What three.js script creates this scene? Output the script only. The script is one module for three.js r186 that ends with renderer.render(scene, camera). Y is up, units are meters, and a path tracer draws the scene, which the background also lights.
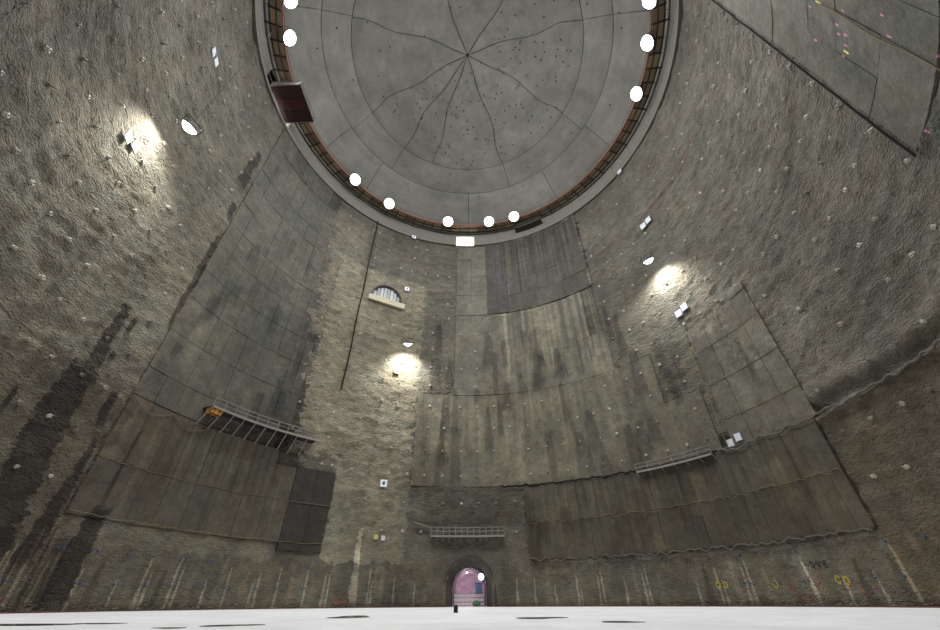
import * as THREE from 'three';
import { mergeGeometries } from 'three/addons/utils/BufferGeometryUtils.js';
import { ImprovedNoise } from 'three/addons/math/ImprovedNoise.js';

// ---------------------------------------------------------------- camera, exposure
const scene = new THREE.Scene();
scene.background = new THREE.Color(0x000000);
const CAM = { f: 381.1, tilt: 0.6466, roll: 0.0063, x: 0.169, y: 0.47, z: 30.72 };
const camera = new THREE.PerspectiveCamera(2 * Math.atan(315 / CAM.f) * 180 / Math.PI, 940 / 630, 0.05, 400);
camera.position.set(CAM.x, CAM.y, CAM.z);
camera.rotation.order = 'YXZ';
camera.rotation.set(CAM.tilt, 0, -CAM.roll);
scene.add(camera);
const renderer = new THREE.WebGLRenderer({ antialias: true });
renderer.toneMapping = THREE.LinearToneMapping;
renderer.toneMappingExposure = 1.0;
renderer.shadowMap.enabled = true;

// light levels (candela) of the three kinds of lamp; the lamps themselves are built further down
const RING_CD = 1600, HANG_CD = 1050, TUNNEL_CD = 60;
const RING_TINT = new THREE.Color().setRGB(0.97, 0.985, 1.0);
const HANG_TINT = new THREE.Color().setRGB(1.0, 0.97, 0.9);

// ---------------------------------------------------------------- helpers
const R = 34.5, H = 75, D2R = Math.PI / 180;
function rngOf(seed) { let s = seed >>> 0; return () => { s = (s + 0x6D2B79F5) | 0; let t = Math.imul(s ^ (s >>> 15), 1 | s); t = (t + Math.imul(t ^ (t >>> 7), 61 | t)) ^ t; return ((t ^ (t >>> 14)) >>> 0) / 4294967296; }; }
const rnd = rngOf(7);
const V3 = (x, y, z) => new THREE.Vector3(x, y, z);
const pol = (th, r, y) => V3(r * Math.sin(th * D2R), y, -r * Math.cos(th * D2R));
const clamp = (v, a, b) => Math.min(b, Math.max(a, v));
const sst = (a, b, v) => { const t = clamp((v - a) / (b - a), 0, 1); return t * t * (3 - 2 * t); };
const lerp = (a, b, t) => a + (b - a) * t;
// a photo pixel gives a direction; it is met with the cylinder of radius r
function hit(px, py, r = R) {
  const a = px - 470, b = 315 - py, c = Math.cos(CAM.roll), s = Math.sin(CAM.roll);
  const X = a * c + b * s, Y = -a * s + b * c, ct = Math.cos(CAM.tilt), st = Math.sin(CAM.tilt);
  const fw = CAM.f * ct - Y * st, up = CAM.f * st + Y * ct;
  const dx = X, dz = -fw, A = dx * dx + dz * dz, B = CAM.x * dx + CAM.z * dz, C = CAM.x ** 2 + CAM.z ** 2 - r * r;
  const t = (-B + Math.sqrt(B * B - A * C)) / A;
  const x = CAM.x + t * dx, z = CAM.z + t * dz;
  return { th: Math.atan2(x, -z) / D2R, y: CAM.y + t * up };
}
const used = {};
function numbered(n) { if (!(n in used)) { used[n] = 0; return n; } used[n]++; return n + '_' + String(used[n]).padStart(3, '0'); }
function shade(o) { o.traverse(m => { if (m.isMesh) { m.castShadow = true; m.receiveShadow = true; } }); return o; }
function mesh(name, geo, mat, parent) {
  const m = new THREE.Mesh(Array.isArray(geo) ? join(geo) : geo, mat); m.name = name; m.castShadow = m.receiveShadow = true;
  parent.add(m); return m;
}
function join(list) { const l = list.map(g => { const q = g.index ? g.toNonIndexed() : g; for (const k of Object.keys(q.attributes)) if (!['position', 'normal', 'uv'].includes(k)) q.deleteAttribute(k); return q; }); return mergeGeometries(l); }
function thing(name, label, category, pos = V3(0, 0, 0), turn = 0, group) {
  const g = new THREE.Group(); g.name = numbered(name); g.position.copy(pos); g.rotation.y = turn; scene.add(g);
  g.userData = { label, category }; if (group) g.userData.group = group; return g;
}
function structure(o, label, category) { o.userData.kind = 'structure'; o.userData.label = label; o.userData.category = category; return o; }
function box(w, h, d, x = 0, y = 0, z = 0) { const g = new THREE.BoxGeometry(w, h, d); g.translate(x, y, z); return g; }
function bar(a, b, r, seg = 6) {       // round bar from a to b
  const d = b.clone().sub(a), L = d.length(), g = new THREE.CylinderGeometry(r, r, L, seg);
  g.applyQuaternion(new THREE.Quaternion().setFromUnitVectors(V3(0, 1, 0), d.normalize()));
  g.translate((a.x + b.x) / 2, (a.y + b.y) / 2, (a.z + b.z) / 2); return g;
}
function flatBar(a, b, w, h) {         // square steel section from a to b
  const d = b.clone().sub(a), L = d.length(), g = new THREE.BoxGeometry(w, h, L);
  const m = new THREE.Matrix4().lookAt(V3(0, 0, 0), d, V3(0, 1, 0)); g.applyMatrix4(m);
  g.translate((a.x + b.x) / 2, (a.y + b.y) / 2, (a.z + b.z) / 2); return g;
}
function tube(pts, r, n = 40, seg = 6) { return new THREE.TubeGeometry(new THREE.CatmullRomCurve3(pts), n, r, seg, false); }
// ring sector: th0..th1 degrees, r0 (inner)..r1, y0..y1
function sector(th0, th1, r0, r1, y0, y1, n = 0) {
  n = n || Math.max(1, Math.ceil((th1 - th0) / 2)); const P = [], N = [], U = [], I = [];
  const quad = (a, b, c, d, na, nb) => { const k = P.length / 3; for (const v of [a, b, c, d]) P.push(v.x, v.y, v.z); for (const v of [na, nb, nb, na]) N.push(v.x, v.y, v.z); U.push(0, 0, 1, 0, 1, 1, 0, 1); I.push(k, k + 1, k + 2, k, k + 2, k + 3); };
  for (let i = 0; i < n; i++) {
    const a = lerp(th0, th1, i / n), b = lerp(th0, th1, (i + 1) / n), ia = pol(a, -1, 0), ib = pol(b, -1, 0), oa = pol(a, 1, 0), ob = pol(b, 1, 0), u = V3(0, 1, 0), dn = V3(0, -1, 0);
    quad(pol(a, r0, y0), pol(b, r0, y0), pol(b, r0, y1), pol(a, r0, y1), ia, ib);
    quad(pol(b, r1, y0), pol(a, r1, y0), pol(a, r1, y1), pol(b, r1, y1), ob, oa);
    quad(pol(a, r0, y1), pol(b, r0, y1), pol(b, r1, y1), pol(a, r1, y1), u, u);
    quad(pol(b, r0, y0), pol(a, r0, y0), pol(a, r1, y0), pol(b, r1, y0), dn, dn);
  }
  if (th1 - th0 < 359.9) for (const [t, s] of [[th0, -1], [th1, 1]]) { const nn = V3(s * Math.cos(t * D2R), 0, s * Math.sin(t * D2R)); const q = [pol(t, r0, y0), pol(t, r0, y1), pol(t, r1, y1), pol(t, r1, y0)]; if (s > 0) q.reverse(); quad(q[0], q[1], q[2], q[3], nn, nn); }
  const g = new THREE.BufferGeometry(); g.setAttribute('position', new THREE.Float32BufferAttribute(P, 3)); g.setAttribute('normal', new THREE.Float32BufferAttribute(N, 3)); g.setAttribute('uv', new THREE.Float32BufferAttribute(U, 2)); g.setIndex(I); return g;
}

// ---------------------------------------------------------------- noise tables and textures
const perlin = new ImprovedNoise();
function noiseTile(n, cells, seed, oct = 1, gain = 0.5) {     // tileable value noise, 0..1
  const out = new Float32Array(n * n); let amp = 1, tot = 0;
  for (let o = 0; o < oct; o++) {
    const c = cells << o, r = rngOf(seed + o * 101), g = new Float32Array(c * c); for (let i = 0; i < c * c; i++) g[i] = r();
    for (let y = 0; y < n; y++) { const fy = y / n * c, y0 = fy | 0, ty = fy - y0, sy = ty * ty * (3 - 2 * ty), r0 = (y0 % c) * c, r1 = ((y0 + 1) % c) * c;
      for (let x = 0; x < n; x++) { const fx = x / n * c, x0 = fx | 0, tx = fx - x0, sx = tx * tx * (3 - 2 * tx), a = x0 % c, b = (x0 + 1) % c;
        out[y * n + x] += amp * lerp(lerp(g[r0 + a], g[r0 + b], sx), lerp(g[r1 + a], g[r1 + b], sx), sy); } }
    tot += amp; amp *= gain;
  }
  for (let i = 0; i < out.length; i++) out[i] /= tot; return out;
}
const TN = 512, T1 = noiseTile(TN, 8, 11, 5, 0.55), T2 = noiseTile(TN, 16, 77, 4, 0.6), T3 = noiseTile(TN, 128, 5, 2, 0.7);
function look(T, x, y) { x = x - Math.floor(x); y = y - Math.floor(y); x *= TN; y *= TN; const x0 = x | 0, y0 = y | 0, fx = x - x0, fy = y - y0, a = x0 & 511, b = (x0 + 1) & 511, r0 = (y0 & 511) << 9, r1 = ((y0 + 1) & 511) << 9; return (T[r0 + a] * (1 - fx) + T[r0 + b] * fx) * (1 - fy) + (T[r1 + a] * (1 - fx) + T[r1 + b] * fx) * fy; }
const toS = v => { v = clamp(v, 0, 1); return 255 * (v <= 0.0031308 ? 12.92 * v : 1.055 * Math.pow(v, 1 / 2.4) - 0.055); };
function dataTex(w, h, fn, srgb) {
  const d = new Uint8Array(w * h * 4), c = [0, 0, 0];
  for (let y = 0; y < h; y++) for (let x = 0; x < w; x++) { fn((x + 0.5) / w, (y + 0.5) / h, c, x, y); const k = (y * w + x) * 4; if (srgb) { d[k] = toS(c[0]); d[k + 1] = toS(c[1]); d[k + 2] = toS(c[2]); } else { d[k] = d[k + 1] = d[k + 2] = clamp(c[0], 0, 1) * 255; } d[k + 3] = 255; }
  const t = new THREE.DataTexture(d, w, h); t.wrapS = t.wrapT = THREE.RepeatWrapping; t.magFilter = THREE.LinearFilter; t.minFilter = THREE.LinearMipmapLinearFilter; t.generateMipmaps = true; if (srgb) t.colorSpace = THREE.SRGBColorSpace; t.needsUpdate = true; return t;
}
function rep(t, x, y) { const c = t.clone(); c.repeat.set(x, y); c.needsUpdate = true; return c; }
// relief of sprayed concrete, one tile = 9 m, lumps drawn out along the ring
const bumpRough = dataTex(1024, 1024, (u, v, c) => {
  const w = (look(T1, u + 0.3, v * 2) - 0.5) * 0.12;
  const a = look(T2, u + w, v * 2 + w), b = look(T2, u * 2 + w + 0.37, v * 4), e = look(T3, u, v), f = look(T1, u * 2, v * 2);
  c[0] = 0.5 + (1 - Math.abs(a * 2 - 1) - 0.6) * 0.5 + (b - 0.5) * 0.6 + (e - 0.5) * 0.34 + (f - 0.5) * 0.25;
});
// cast panels: fine pits and faint board marks, one tile = 9 m
const bumpPanel = dataTex(512, 512, (u, v, c) => { c[0] = 0.5 + (look(T2, u * 2, v) - 0.5) * 0.7 + (look(T3, u, v) - 0.5) * 0.25; });

// ---------------------------------------------------------------- colour of the wall, by azimuth (deg) and height (m)
// [th0, th1, y0, y1, r, g, b, edge jitter]: areas of another lining or another batch of concrete
const AREAS = [
  [-140, -82, -1, 17, 0.80, 0.73, 0.66, 1.2], [-126, -82, 17, 50, 1.2, 1.18, 1.14, 0.5],
  [81, 119, -1, 15, 0.86, 0.76, 0.66, 0.3],
  [-82, -53.4, 17.6, 71, 0.6, 0.61, 0.6, 0.05], [-53.5, -51.2, 17.6, 45, 0.6, 0.61, 0.6, 0.35], [-51.3, -48.8, 17.6, 36.5, 0.52, 0.53, 0.52, 0.5], [-48.9, -46.8, 19, 29, 0.52, 0.53, 0.52, 0.6], [-66, -50, 26, 44, 0.85, 0.86, 0.88, 1.2],
  [-82, -53.4, 53.9, 71, 0.84, 0.86, 0.88, 0.2], [-75, -67, 65.5, 71, 0.68, 0.7, 0.72, 0.2],
  [-82, -44.5, 6.7, 17.6, 0.52, 0.49, 0.45, 0.05], [-82, -70, 11.4, 17.6, 1.08, 1.02, 0.97, 0.2],
  [-44.5, -35, 5.8, 15.8, 0.2, 0.2, 0.2, 0.02], [-63, -44, 15.4, 19, 0.72, 0.7, 0.68, 0.8],
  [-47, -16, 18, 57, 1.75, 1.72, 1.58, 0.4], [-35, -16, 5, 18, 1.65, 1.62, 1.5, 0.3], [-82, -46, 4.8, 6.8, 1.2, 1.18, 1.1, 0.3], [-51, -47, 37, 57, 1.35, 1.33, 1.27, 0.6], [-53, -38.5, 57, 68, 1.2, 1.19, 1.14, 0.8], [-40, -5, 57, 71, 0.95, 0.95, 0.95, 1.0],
  [-4.7, 6.6, 48.6, 71, 0.85, 0.85, 0.85, 0.03], [6.6, 14.4, 49.5, 71, 0.36, 0.375, 0.43, 0.1],
  [14.4, 44, 49.5, 71, 0.42, 0.42, 0.42, 0.35], [20, 44, 58.6, 71, 0.85, 0.85, 0.88, 0.8], [36, 52, 40, 58.6, 0.85, 0.85, 0.85, 1.0],
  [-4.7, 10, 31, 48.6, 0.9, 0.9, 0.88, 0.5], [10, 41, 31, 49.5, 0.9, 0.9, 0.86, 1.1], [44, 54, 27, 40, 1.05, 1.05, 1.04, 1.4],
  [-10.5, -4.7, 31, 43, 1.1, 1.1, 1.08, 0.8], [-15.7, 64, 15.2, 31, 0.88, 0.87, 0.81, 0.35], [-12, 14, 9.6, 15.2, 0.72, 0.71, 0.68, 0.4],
  [52, 64, 14.8, 27, 0.86, 0.86, 0.86, 1.6],
  [14.2, 81, 5.3, 14.9, 0.5, 0.475, 0.42, 0.03], [14.2, 81, 5.3, 10, 0.9, 0.88, 0.86, 0.15],
  [65, 81.6, 14.9, 31.6, 0.78, 0.78, 0.76, 0.3], [65, 75, 24, 30.5, 0.68, 0.68, 0.68, 1.0], [75, 81.6, 27.6, 32.4, 0.7, 0.7, 0.7, 0.3], [68, 78, 21.5, 24.5, 0.78, 0.78, 0.78, 1.6],
  [119.4, 240, 23, 75, 0.76, 0.77, 0.77, 0.1], [122, 127, 29, 38, 0.8, 0.8, 0.82, 0.6], [127, 140, 24, 30, 0.85, 0.86, 0.86, 0.6],
  [-200, 240, -1, 4.9, 0.97, 0.94, 0.88, 0.25], [54, 74, 0, 4.6, 1.3, 1.3, 1.28, 0.6], [66.5, 69.5, 0.6, 4.5, 1.35, 1.35, 1.35, 0.5], [-15, -8, 1, 8, 1.2, 1.2, 1.15, 0.9],
];
// seepage and drip marks: [th, yTop, yBottom, widthTop(m), widthBottom(m), r, g, b, drift(deg)]
const WET = [0.27, 0.25, 0.235], LIME = [2.3, 2.3, 2.25];
const MARKS = [
  [-91.2, 24.6, 17.4, 0.9, 1.6, ...WET, 1.0], [-91.2, 17.6, 12, 2.6, 3.4, ...WET, 0.3], [-90.9, 12.2, 3, 3.4, 3.0, ...WET, 2.6], [-88.6, 24, 21.7, 0.6, 0.5, ...WET, 0.3], [-88.4, 19.9, 18.8, 0.6, 0.5, ...WET, 0], [-97.6, 13.6, 11.6, 0.4, 0.5, ...WET, 0.4],
  [-84.6, 17, 13.5, 0.7, 0.8, ...WET, 0.6], [-83.2, 12.6, 2.5, 0.4, 1.8, ...WET, -0.4], [-77.4, 7.4, 0, 1.6, 2.0, ...WET, 0.3], [-79.6, 5, 0, 1.3, 1.6, 0.5, 0.47, 0.44, 0], [-87.2, 5.2, 0, 1.4, 1.8, 0.5, 0.47, 0.44, 0], [-92, 5, 0, 1.6, 1.8, 0.5, 0.47, 0.44, 0],
  [-84.4, 59.6, 50.5, 0.9, 2.0, 0.3, 0.29, 0.28, -0.6], [-83.4, 47, 44, 1.2, 0.7, 0.3, 0.29, 0.28, 0.5], [-82.7, 41, 33, 0.5, 0.8, 0.34, 0.33, 0.32, 0.2], [-82.5, 33, 25.5, 0.7, 0.3, 0.34, 0.33, 0.32, 0.2], [-79, 24.6, 22.8, 0.9, 0.8, 0.5, 0.5, 0.5, 0],
  [-77.5, 14.5, 8.6, 0.35, 0.3, 0.55, 0.53, 0.5, -0.4], [-26.8, 8.6, 0, 0.5, 1.1, ...LIME, 0.3], [-21, 4.6, 0.4, 1.6, 1.2, 1.35, 1.35, 1.3, 0],
  [12.4, 49.4, 32, 0.7, 0.8, 1.3, 1.3, 1.28, 0], [56.5, 33, 22, 1.6, 1.2, 0.66, 0.66, 0.68, 1], [50, 33, 25, 1.2, 2.4, 0.62, 0.62, 0.64, -1], [45.5, 44, 36, 0.7, 1.1, 0.6, 0.6, 0.62, 0], [-12, 38, 31, 0.4, 0.6, 0.7, 0.7, 0.72, 0], [-13, 27, 16, 0.8, 1.0, 0.78, 0.78, 0.8, 0], [70.2, 29.8, 21.6, 0.9, 1.5, 1.3, 1.3, 1.27, 0], [74.8, 26, 20.6, 0.4, 0.8, 0.6, 0.6, 0.6, 0], [71.6, 21.8, 17.6, 1.0, 1.6, 1.15, 1.15, 1.13, 0],
];
{ const r = rngOf(21);
  for (let t = 12.5; t < 44; t += 0.95 + r() * 1.1) { MARKS.push([t, 49.4, 49.4 - 8 - r() * 10, 0.25 + r() * 0.5, 0.2 + r() * 0.4, ...(r() < 0.62 ? [1.3, 1.3, 1.26] : [0.72, 0.72, 0.72]), 0]); MARKS.push([t + 0.4, 70.8, 70.8 - 6 - r() * 14, 0.3, 0.2 + r() * 0.3, ...(r() < 0.5 ? [1.35, 1.35, 1.3] : [0.66, 0.66, 0.68]), 0]); if (r() < 0.8) MARKS.push([t + 0.2, 38.8, 38.8 - 3 - r() * 5, 0.4, 0.3 + r() * 0.5, ...(r() < 0.6 ? [1.22, 1.22, 1.18] : [0.75, 0.75, 0.75]), 0]); }
  for (let t = -80; t < -46; t += 1.4 + r() * 1.4) MARKS.push([t, 17.2, 17.2 - 4 - r() * 7, 0.25, 0.3 + r() * 0.5, ...(r() < 0.4 ? [1.3, 1.28, 1.24] : [0.74, 0.73, 0.72]), 0]);
  for (let t = 16; t < 80; t += 1.5 + r() * 1.6) MARKS.push([t, 14.8, 14.8 - 3 - r() * 6, 0.25, 0.3 + r() * 0.6, ...(r() < 0.45 ? [1.28, 1.27, 1.22] : [0.76, 0.75, 0.74]), 0]);
  for (let t = -14; t < 62; t += 1.8 + r() * 2) MARKS.push([t, 30.8, 30.8 - 4 - r() * 9, 0.4, 0.4 + r() * 0.7, ...(r() < 0.4 ? [1.18, 1.18, 1.14] : [0.8, 0.8, 0.8]), 0]);
  for (let t = -118; t < 118; t += 4.75) { if (Math.abs(t) < 7) continue; for (const d of [-0.45, 0.45]) if (r() < 0.72) MARKS.push([t + d + r() * 0.3, 4.4 - r() * 2.4, 0, 0.1, 0.2 + r() * 0.22, ...LIME, 0]); if (r() < 0.7) MARKS.push([t + 2 + r() * 1.5, 4.8 - r() * 2, 0, 0.3, 0.5 + r() * 0.8, ...(r() < 0.5 ? [0.62, 0.6, 0.58] : [1.3, 1.29, 1.25]), 0]); if (r() < 0.25) MARKS.push([t + 2.6, 3, 0, 0.2, 0.35, 1.15, 0.95, 0.8, 0]); }
  for (let i = 0; i < 16; i++) { const t = -101 + i * 1.45 + r(); MARKS.push([t, 5.6 - r() * 3, 0, 0.12, 0.2 + r() * 0.25, ...(r() < 0.55 ? [2.5, 2.5, 2.4] : [0.35, 0.33, 0.31]), 0.3]); }
  for (let i = 0; i < 46; i++) { const y = 17 + r() * 30; MARKS.push([-15 + r() * 68, y, Math.max(15.3, y - 2.5 - r() * 7), 0.5 + r(), 0.8 + r() * 2.2, ...(r() < 0.75 ? [0.6, 0.6, 0.61] : [1.2, 1.2, 1.17]), r() - 0.5]); }
  for (let i = 0; i < 26; i++) { const y = 22 + r() * 47; MARKS.push([-80 + r() * 30, y, Math.max(18, y - 2 - r() * 5), 0.5 + r(), 0.8 + r() * 2, ...(r() < 0.75 ? [0.66, 0.66, 0.68] : [1.25, 1.25, 1.2]), r() - 0.5]); }
  for (let i = 0; i < 16; i++) { const y = 7 + r() * 7.5; MARKS.push([15 + r() * 64, y, Math.max(5.4, y - 2 - r() * 4), 0.8 + r(), 1 + r() * 1.6, ...(r() < 0.6 ? [0.66, 0.65, 0.64] : [1.25, 1.22, 1.16]), 0]); }
  for (let t = -132; t < -83; t += 3 + r() * 3) MARKS.push([t, 12 + r() * 40, 4 + r() * 12, 0.5, 0.6 + r() * 1.2, 0.84, 0.82, 0.8, 0]);
}
// paint on the wall: rings, dashes and scrawls [kind, th, y, size(m), r, g, b]
const PAINT = [['ring', 52.6, 1.9, 0.26, 0.6, 0.45, 0.03], ['ring', 53.9, 1.9, 0.24, 0.6, 0.45, 0.03], ['ring', 62.2, 1.8, 0.26, 0.5, 0.4, 0.05], ['ring', 71.9, 1.95, 0.26, 0.6, 0.45, 0.03], ['ring', 73, 1.85, 0.26, 0.6, 0.45, 0.03],
  ['line', -84.2, 0.75, 0.5, 0.7, 0.05, 0.25], ['line', -29, 0.6, 0.8, 0.5, 0.06, 0.06], ['line', -30, 0.8, 0.5, 0.5, 0.06, 0.06]];
{ const r = rngOf(5); for (let i = 0; i < 26; i++) PAINT.push(['line', 47 + r() * 30, 0.6 + r() * 2.2, 0.1 + r() * 0.25, 0.3, 0.05, 0.06]);
  for (let i = 0; i < 9; i++) PAINT.push([i % 3 ? 'dash' : 'line', 68.8 + i * 0.3, 3.15 + (r() - 0.5) * 0.2, 0.3 + r() * 0.1, 0.03, 0.03, 0.035]);
  for (const [t, y] of [[130.4, 33.1], [127.6, 32.8], [126.3, 32.7], [124.8, 32.9], [132.4, 28.9], [128.3, 33.8], [127.2, 33.6], [124.4, 36.7], [128.6, 37.4], [122.4, 24], [131, 24.1], [130.4, 28.2]]) PAINT.push(['dash', t, y, 0.27, 0.6, 0.2, 0.42]);
  PAINT.push(['dash', 125.5, 32.6, 0.4, 0.75, 0.65, 0.1], ['dash', 129.8, 36.2, 0.5, 0.6, 0.55, 0.15]); }
const M2D = R * D2R;     // metres of arc in a degree
function wallColour(th, y, c, marks = MARKS, paint = PAINT) {
  const s = th * M2D, n1 = look(T1, s / 46, y / 46), n2 = look(T2, s / 13 + 0.3, y / 9), n3 = look(T3, s / 9, y / 7), n4 = look(T1, s / 19 + 0.7, y / 23 + 0.2), n5 = look(T2, s / 5.2, y / 3.4 + 0.5), n6 = look(T1, s / 34 + 0.11, y / 260), n7 = look(T1, s / 7.5, y / 11 + 0.4);
  const m = sst(0.38, 0.64, n4); let r = lerp(0.222, 0.236, m), g = lerp(0.212, 0.209, m), b = lerp(0.168, 0.158, m);
  let k = 0.66 * (0.56 + 0.88 * n1) * (0.74 + 0.52 * n2) * (0.7 + 0.6 * n6) * (0.88 + 0.2 * sst(0.33, 0.62, n7)) * (0.8 + 0.4 * n3) * (0.84 + 0.32 * n5); r *= k; g *= k; b *= k;
  const j1 = n2 - 0.5, j2 = n1 - 0.5;
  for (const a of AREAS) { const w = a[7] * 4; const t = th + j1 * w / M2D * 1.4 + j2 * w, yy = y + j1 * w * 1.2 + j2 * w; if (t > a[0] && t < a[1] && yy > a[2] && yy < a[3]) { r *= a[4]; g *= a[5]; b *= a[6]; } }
  for (const q of marks) { if (y > q[1] + 0.4 || y < q[2] - 0.8) continue; const f = clamp((q[1] - y) / (q[1] - q[2]), 0, 1), jw = Math.min(1, Math.max(q[3], q[4]) / 1.4), cx = (th - q[0] - q[8] * f) * M2D + jw * ((n5 - 0.5) * 0.5 + (look(T1, y / 14, q[0]) - 0.5) * 0.7), hw = lerp(q[3], q[4], f) / 2 * (0.6 + 0.8 * n2); const e = Math.abs(cx); if (e > hw + 0.12) continue;
    const w = (1 - sst(hw - 0.05, hw + 0.1, e)) * sst(q[2] - 0.8, q[2] + 0.6 + n5, y) * sst(q[1] + 0.35, q[1] - 0.1, y + (n5 - 0.5)); r *= lerp(1, q[5], w); g *= lerp(1, q[6], w); b *= lerp(1, q[7], w); }
  if (y < 40) for (const q of paint) { const dx = (th - q[1]) * M2D, dy = y - q[2], L = q[3]; if (Math.abs(dx) > L + 0.3 || Math.abs(dy) > L + 0.3) continue; let on = false;
    if (q[0] === 'ring') { const d = Math.hypot(dx * 1.25, dy); on = Math.abs(d - L) < 0.08; } else if (q[0] === 'line') on = Math.abs(dy - 0.14 * Math.sin(dx * 9 + q[1])) < 0.045 && Math.abs(dx) < L; else on = Math.abs(dx) < (q[2] < 5 ? 0.05 : 0.075) && Math.abs(dy) < L * 0.75;
    if (on) { r = q[4]; g = q[5]; b = q[6]; } }
  c[0] = r; c[1] = g; c[2] = b;
}

// ---------------------------------------------------------------- wall geometry
// openings: arch tunnel at the foot, arched niche, lit box below the gallery ring
const TUN = { th: -0.2, hw: 3.3, leg: 2.2 }, NICHE = { th: -29.6, hw: 3.05, y0: 50.4, leg: 0.5, h: 3.6 };
function inOpening(th, y) {
  let x = (th - TUN.th) * M2D; if (Math.abs(x) < TUN.hw && (y < TUN.leg || Math.hypot(x, y - TUN.leg) < TUN.hw)) return true;
  x = (th - NICHE.th) * M2D; if (y > NICHE.y0 && Math.abs(x) < NICHE.hw && (y < NICHE.y0 + NICHE.leg || Math.hypot(x, (y - NICHE.y0 - NICHE.leg) * NICHE.hw / (NICHE.h - NICHE.leg)) < NICHE.hw)) return true;
  return th > -5.3 && th < 2.1 && y > 70.6;
}
const COVER = [[-82, -53.4, 17.6, 71], [-53.5, -51, 17.6, 44], [-51.2, -48.6, 17.6, 35], [-82, -44.5, 6.7, 17.6], [-44.5, -35, 5.8, 15.8], [-4.7, 44, 49.5, 71], [10, 44, 31, 49.5], [14.2, 81, 5.3, 14.9], [65, 81.6, 14.9, 32], [119.6, 160, 24.2, 74]];
const THIN = (th, y) => (th > -15.7 && th < 62.6 && y > 15.2 && y < 31 && !(th > 53.8 && y > 23)) || (th > -4.7 && th < 10 && y > 31 && y < 49.4);
function relief(th, y) {               // metres towards the axis
  const p = pol(th, R, y), covered = COVER.some(c => th > c[0] && th < c[1] && y > c[2] && y < c[3]);
  let d = 0.26 * perlin.noise(p.x / 7, y / 5, p.z / 7 + 3);
  let a = 1; if (y < 4.9) a = 0.35; else if (th > -15.7 && th < 64 && y < 49) a = 0.55; else if (th > -5 && th < 10) a = 0.5;
  d += a * (0.19 * perlin.noise(p.x / 2.4 + 9, y / 1.1, p.z / 2.4) + 0.14 * perlin.noise(p.x / 1.15, y / 0.66, p.z / 1.15 + 5) + 0.06 * perlin.noise(p.x / 0.45, y / 0.4, p.z / 0.45 + 7));
  if (th > 62 && th < 135) { const yy = y + 0.5 * perlin.noise(p.x / 2.5, 0, p.z / 2.5); d += 0.4 * sst(14.0, 14.7, yy) * (1 - sst(14.9, 15.2, yy)) - 0.55 * sst(15, 15.35, yy) * (1 - sst(15.6, 16.6, yy)) + 0.25 * sst(16, 16.8, yy) * (1 - sst(17, 18.5, yy)); }
  if (THIN(th, y)) d = Math.min(d, 0.05) * 0.3 - 0.1;
  if (covered) d = Math.min(d, 0.05) * 0.3 - 0.1;
  return d;
}
const WALLS = {};
function buildWall(name, t0, t1, tw, thh, cell, label) {
  const near = (list, at, reach) => Array.from({ length: tw }, (_, x) => { const th = lerp(t0, t1, (x + 0.5) / tw); return list.filter(q => Math.abs(th - at(q)) < reach(q)); });
  const mk = near(MARKS, q => q[0] + q[8] / 2, q => Math.abs(q[8]) / 2 + (Math.max(q[3], q[4]) * 0.75 + 0.9) / M2D), pk = near(PAINT, q => q[1], q => (q[3] + 0.35) / M2D);
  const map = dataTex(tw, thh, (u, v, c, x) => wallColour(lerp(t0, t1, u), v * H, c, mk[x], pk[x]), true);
  map.wrapS = map.wrapT = THREE.ClampToEdgeWrapping;
  const W = (t1 - t0) * M2D, nx = Math.round(W / cell), ny = Math.round(71.2 / (cell * 0.9)), P = [], U = [], I = [];
  for (let j = 0; j <= ny; j++) for (let i = 0; i <= nx; i++) { const th = lerp(t0, t1, i / nx), y = lerp(-0.2, 71.2, j / ny), p = pol(th, R - relief(th, y), y); P.push(p.x, p.y, p.z); U.push(i / nx, y / H); }
  const w = nx + 1;
  for (let j = 0; j < ny; j++) for (let i = 0; i < nx; i++) { const th = lerp(t0, t1, (i + 0.5) / nx), y = lerp(-0.2, 71.2, (j + 0.5) / ny); if (inOpening(th, y)) continue; const k = j * w + i; I.push(k, k + 1, k + w + 1, k, k + w + 1, k + w); }
  const g = new THREE.BufferGeometry(); g.setAttribute('position', new THREE.Float32BufferAttribute(P, 3)); g.setAttribute('uv', new THREE.Float32BufferAttribute(U, 2)); g.setIndex(I); g.computeVertexNormals();
  const rough = new THREE.MeshStandardMaterial({ map, roughness: 0.93, bumpMap: rep(bumpRough, W / 9, H / 9), bumpScale: 0.46 });
  const smooth = new THREE.MeshStandardMaterial({ map, roughness: 0.88, vertexColors: true, bumpMap: rep(bumpPanel, W / 9, H / 9), bumpScale: 0.12 });
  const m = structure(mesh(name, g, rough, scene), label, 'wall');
  // solid rock behind the lining
  mesh('rock_mass', sector(t0, t1, R + 4.5, R + 5.5, 7, H, 16), rockMat, m);
  WALLS[name] = { m, t0, t1, rough, smooth };
}
const rockMat = new THREE.MeshStandardMaterial({ color: 0x2a2723, roughness: 1 });
buildWall('wall_left', -135, -35, 1400, 1600, 0.33, 'rough sprayed concrete wall with dark seepage stains');
buildWall('wall_far', -35, 45, 1000, 1400, 0.36, 'curved concrete wall above the arched tunnel mouth');
buildWall('wall_right', 45, 135, 1300, 1600, 0.33, 'brownish sprayed concrete wall with rows of rock bolts');
buildWall('wall_back', 135, 225, 256, 256, 0.9, 'curved sprayed concrete wall on the near side of the shaft');
function wallOf(th) { return Object.values(WALLS).find(w => th >= w.t0 && th < w.t1) || WALLS.wall_back; }

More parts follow.
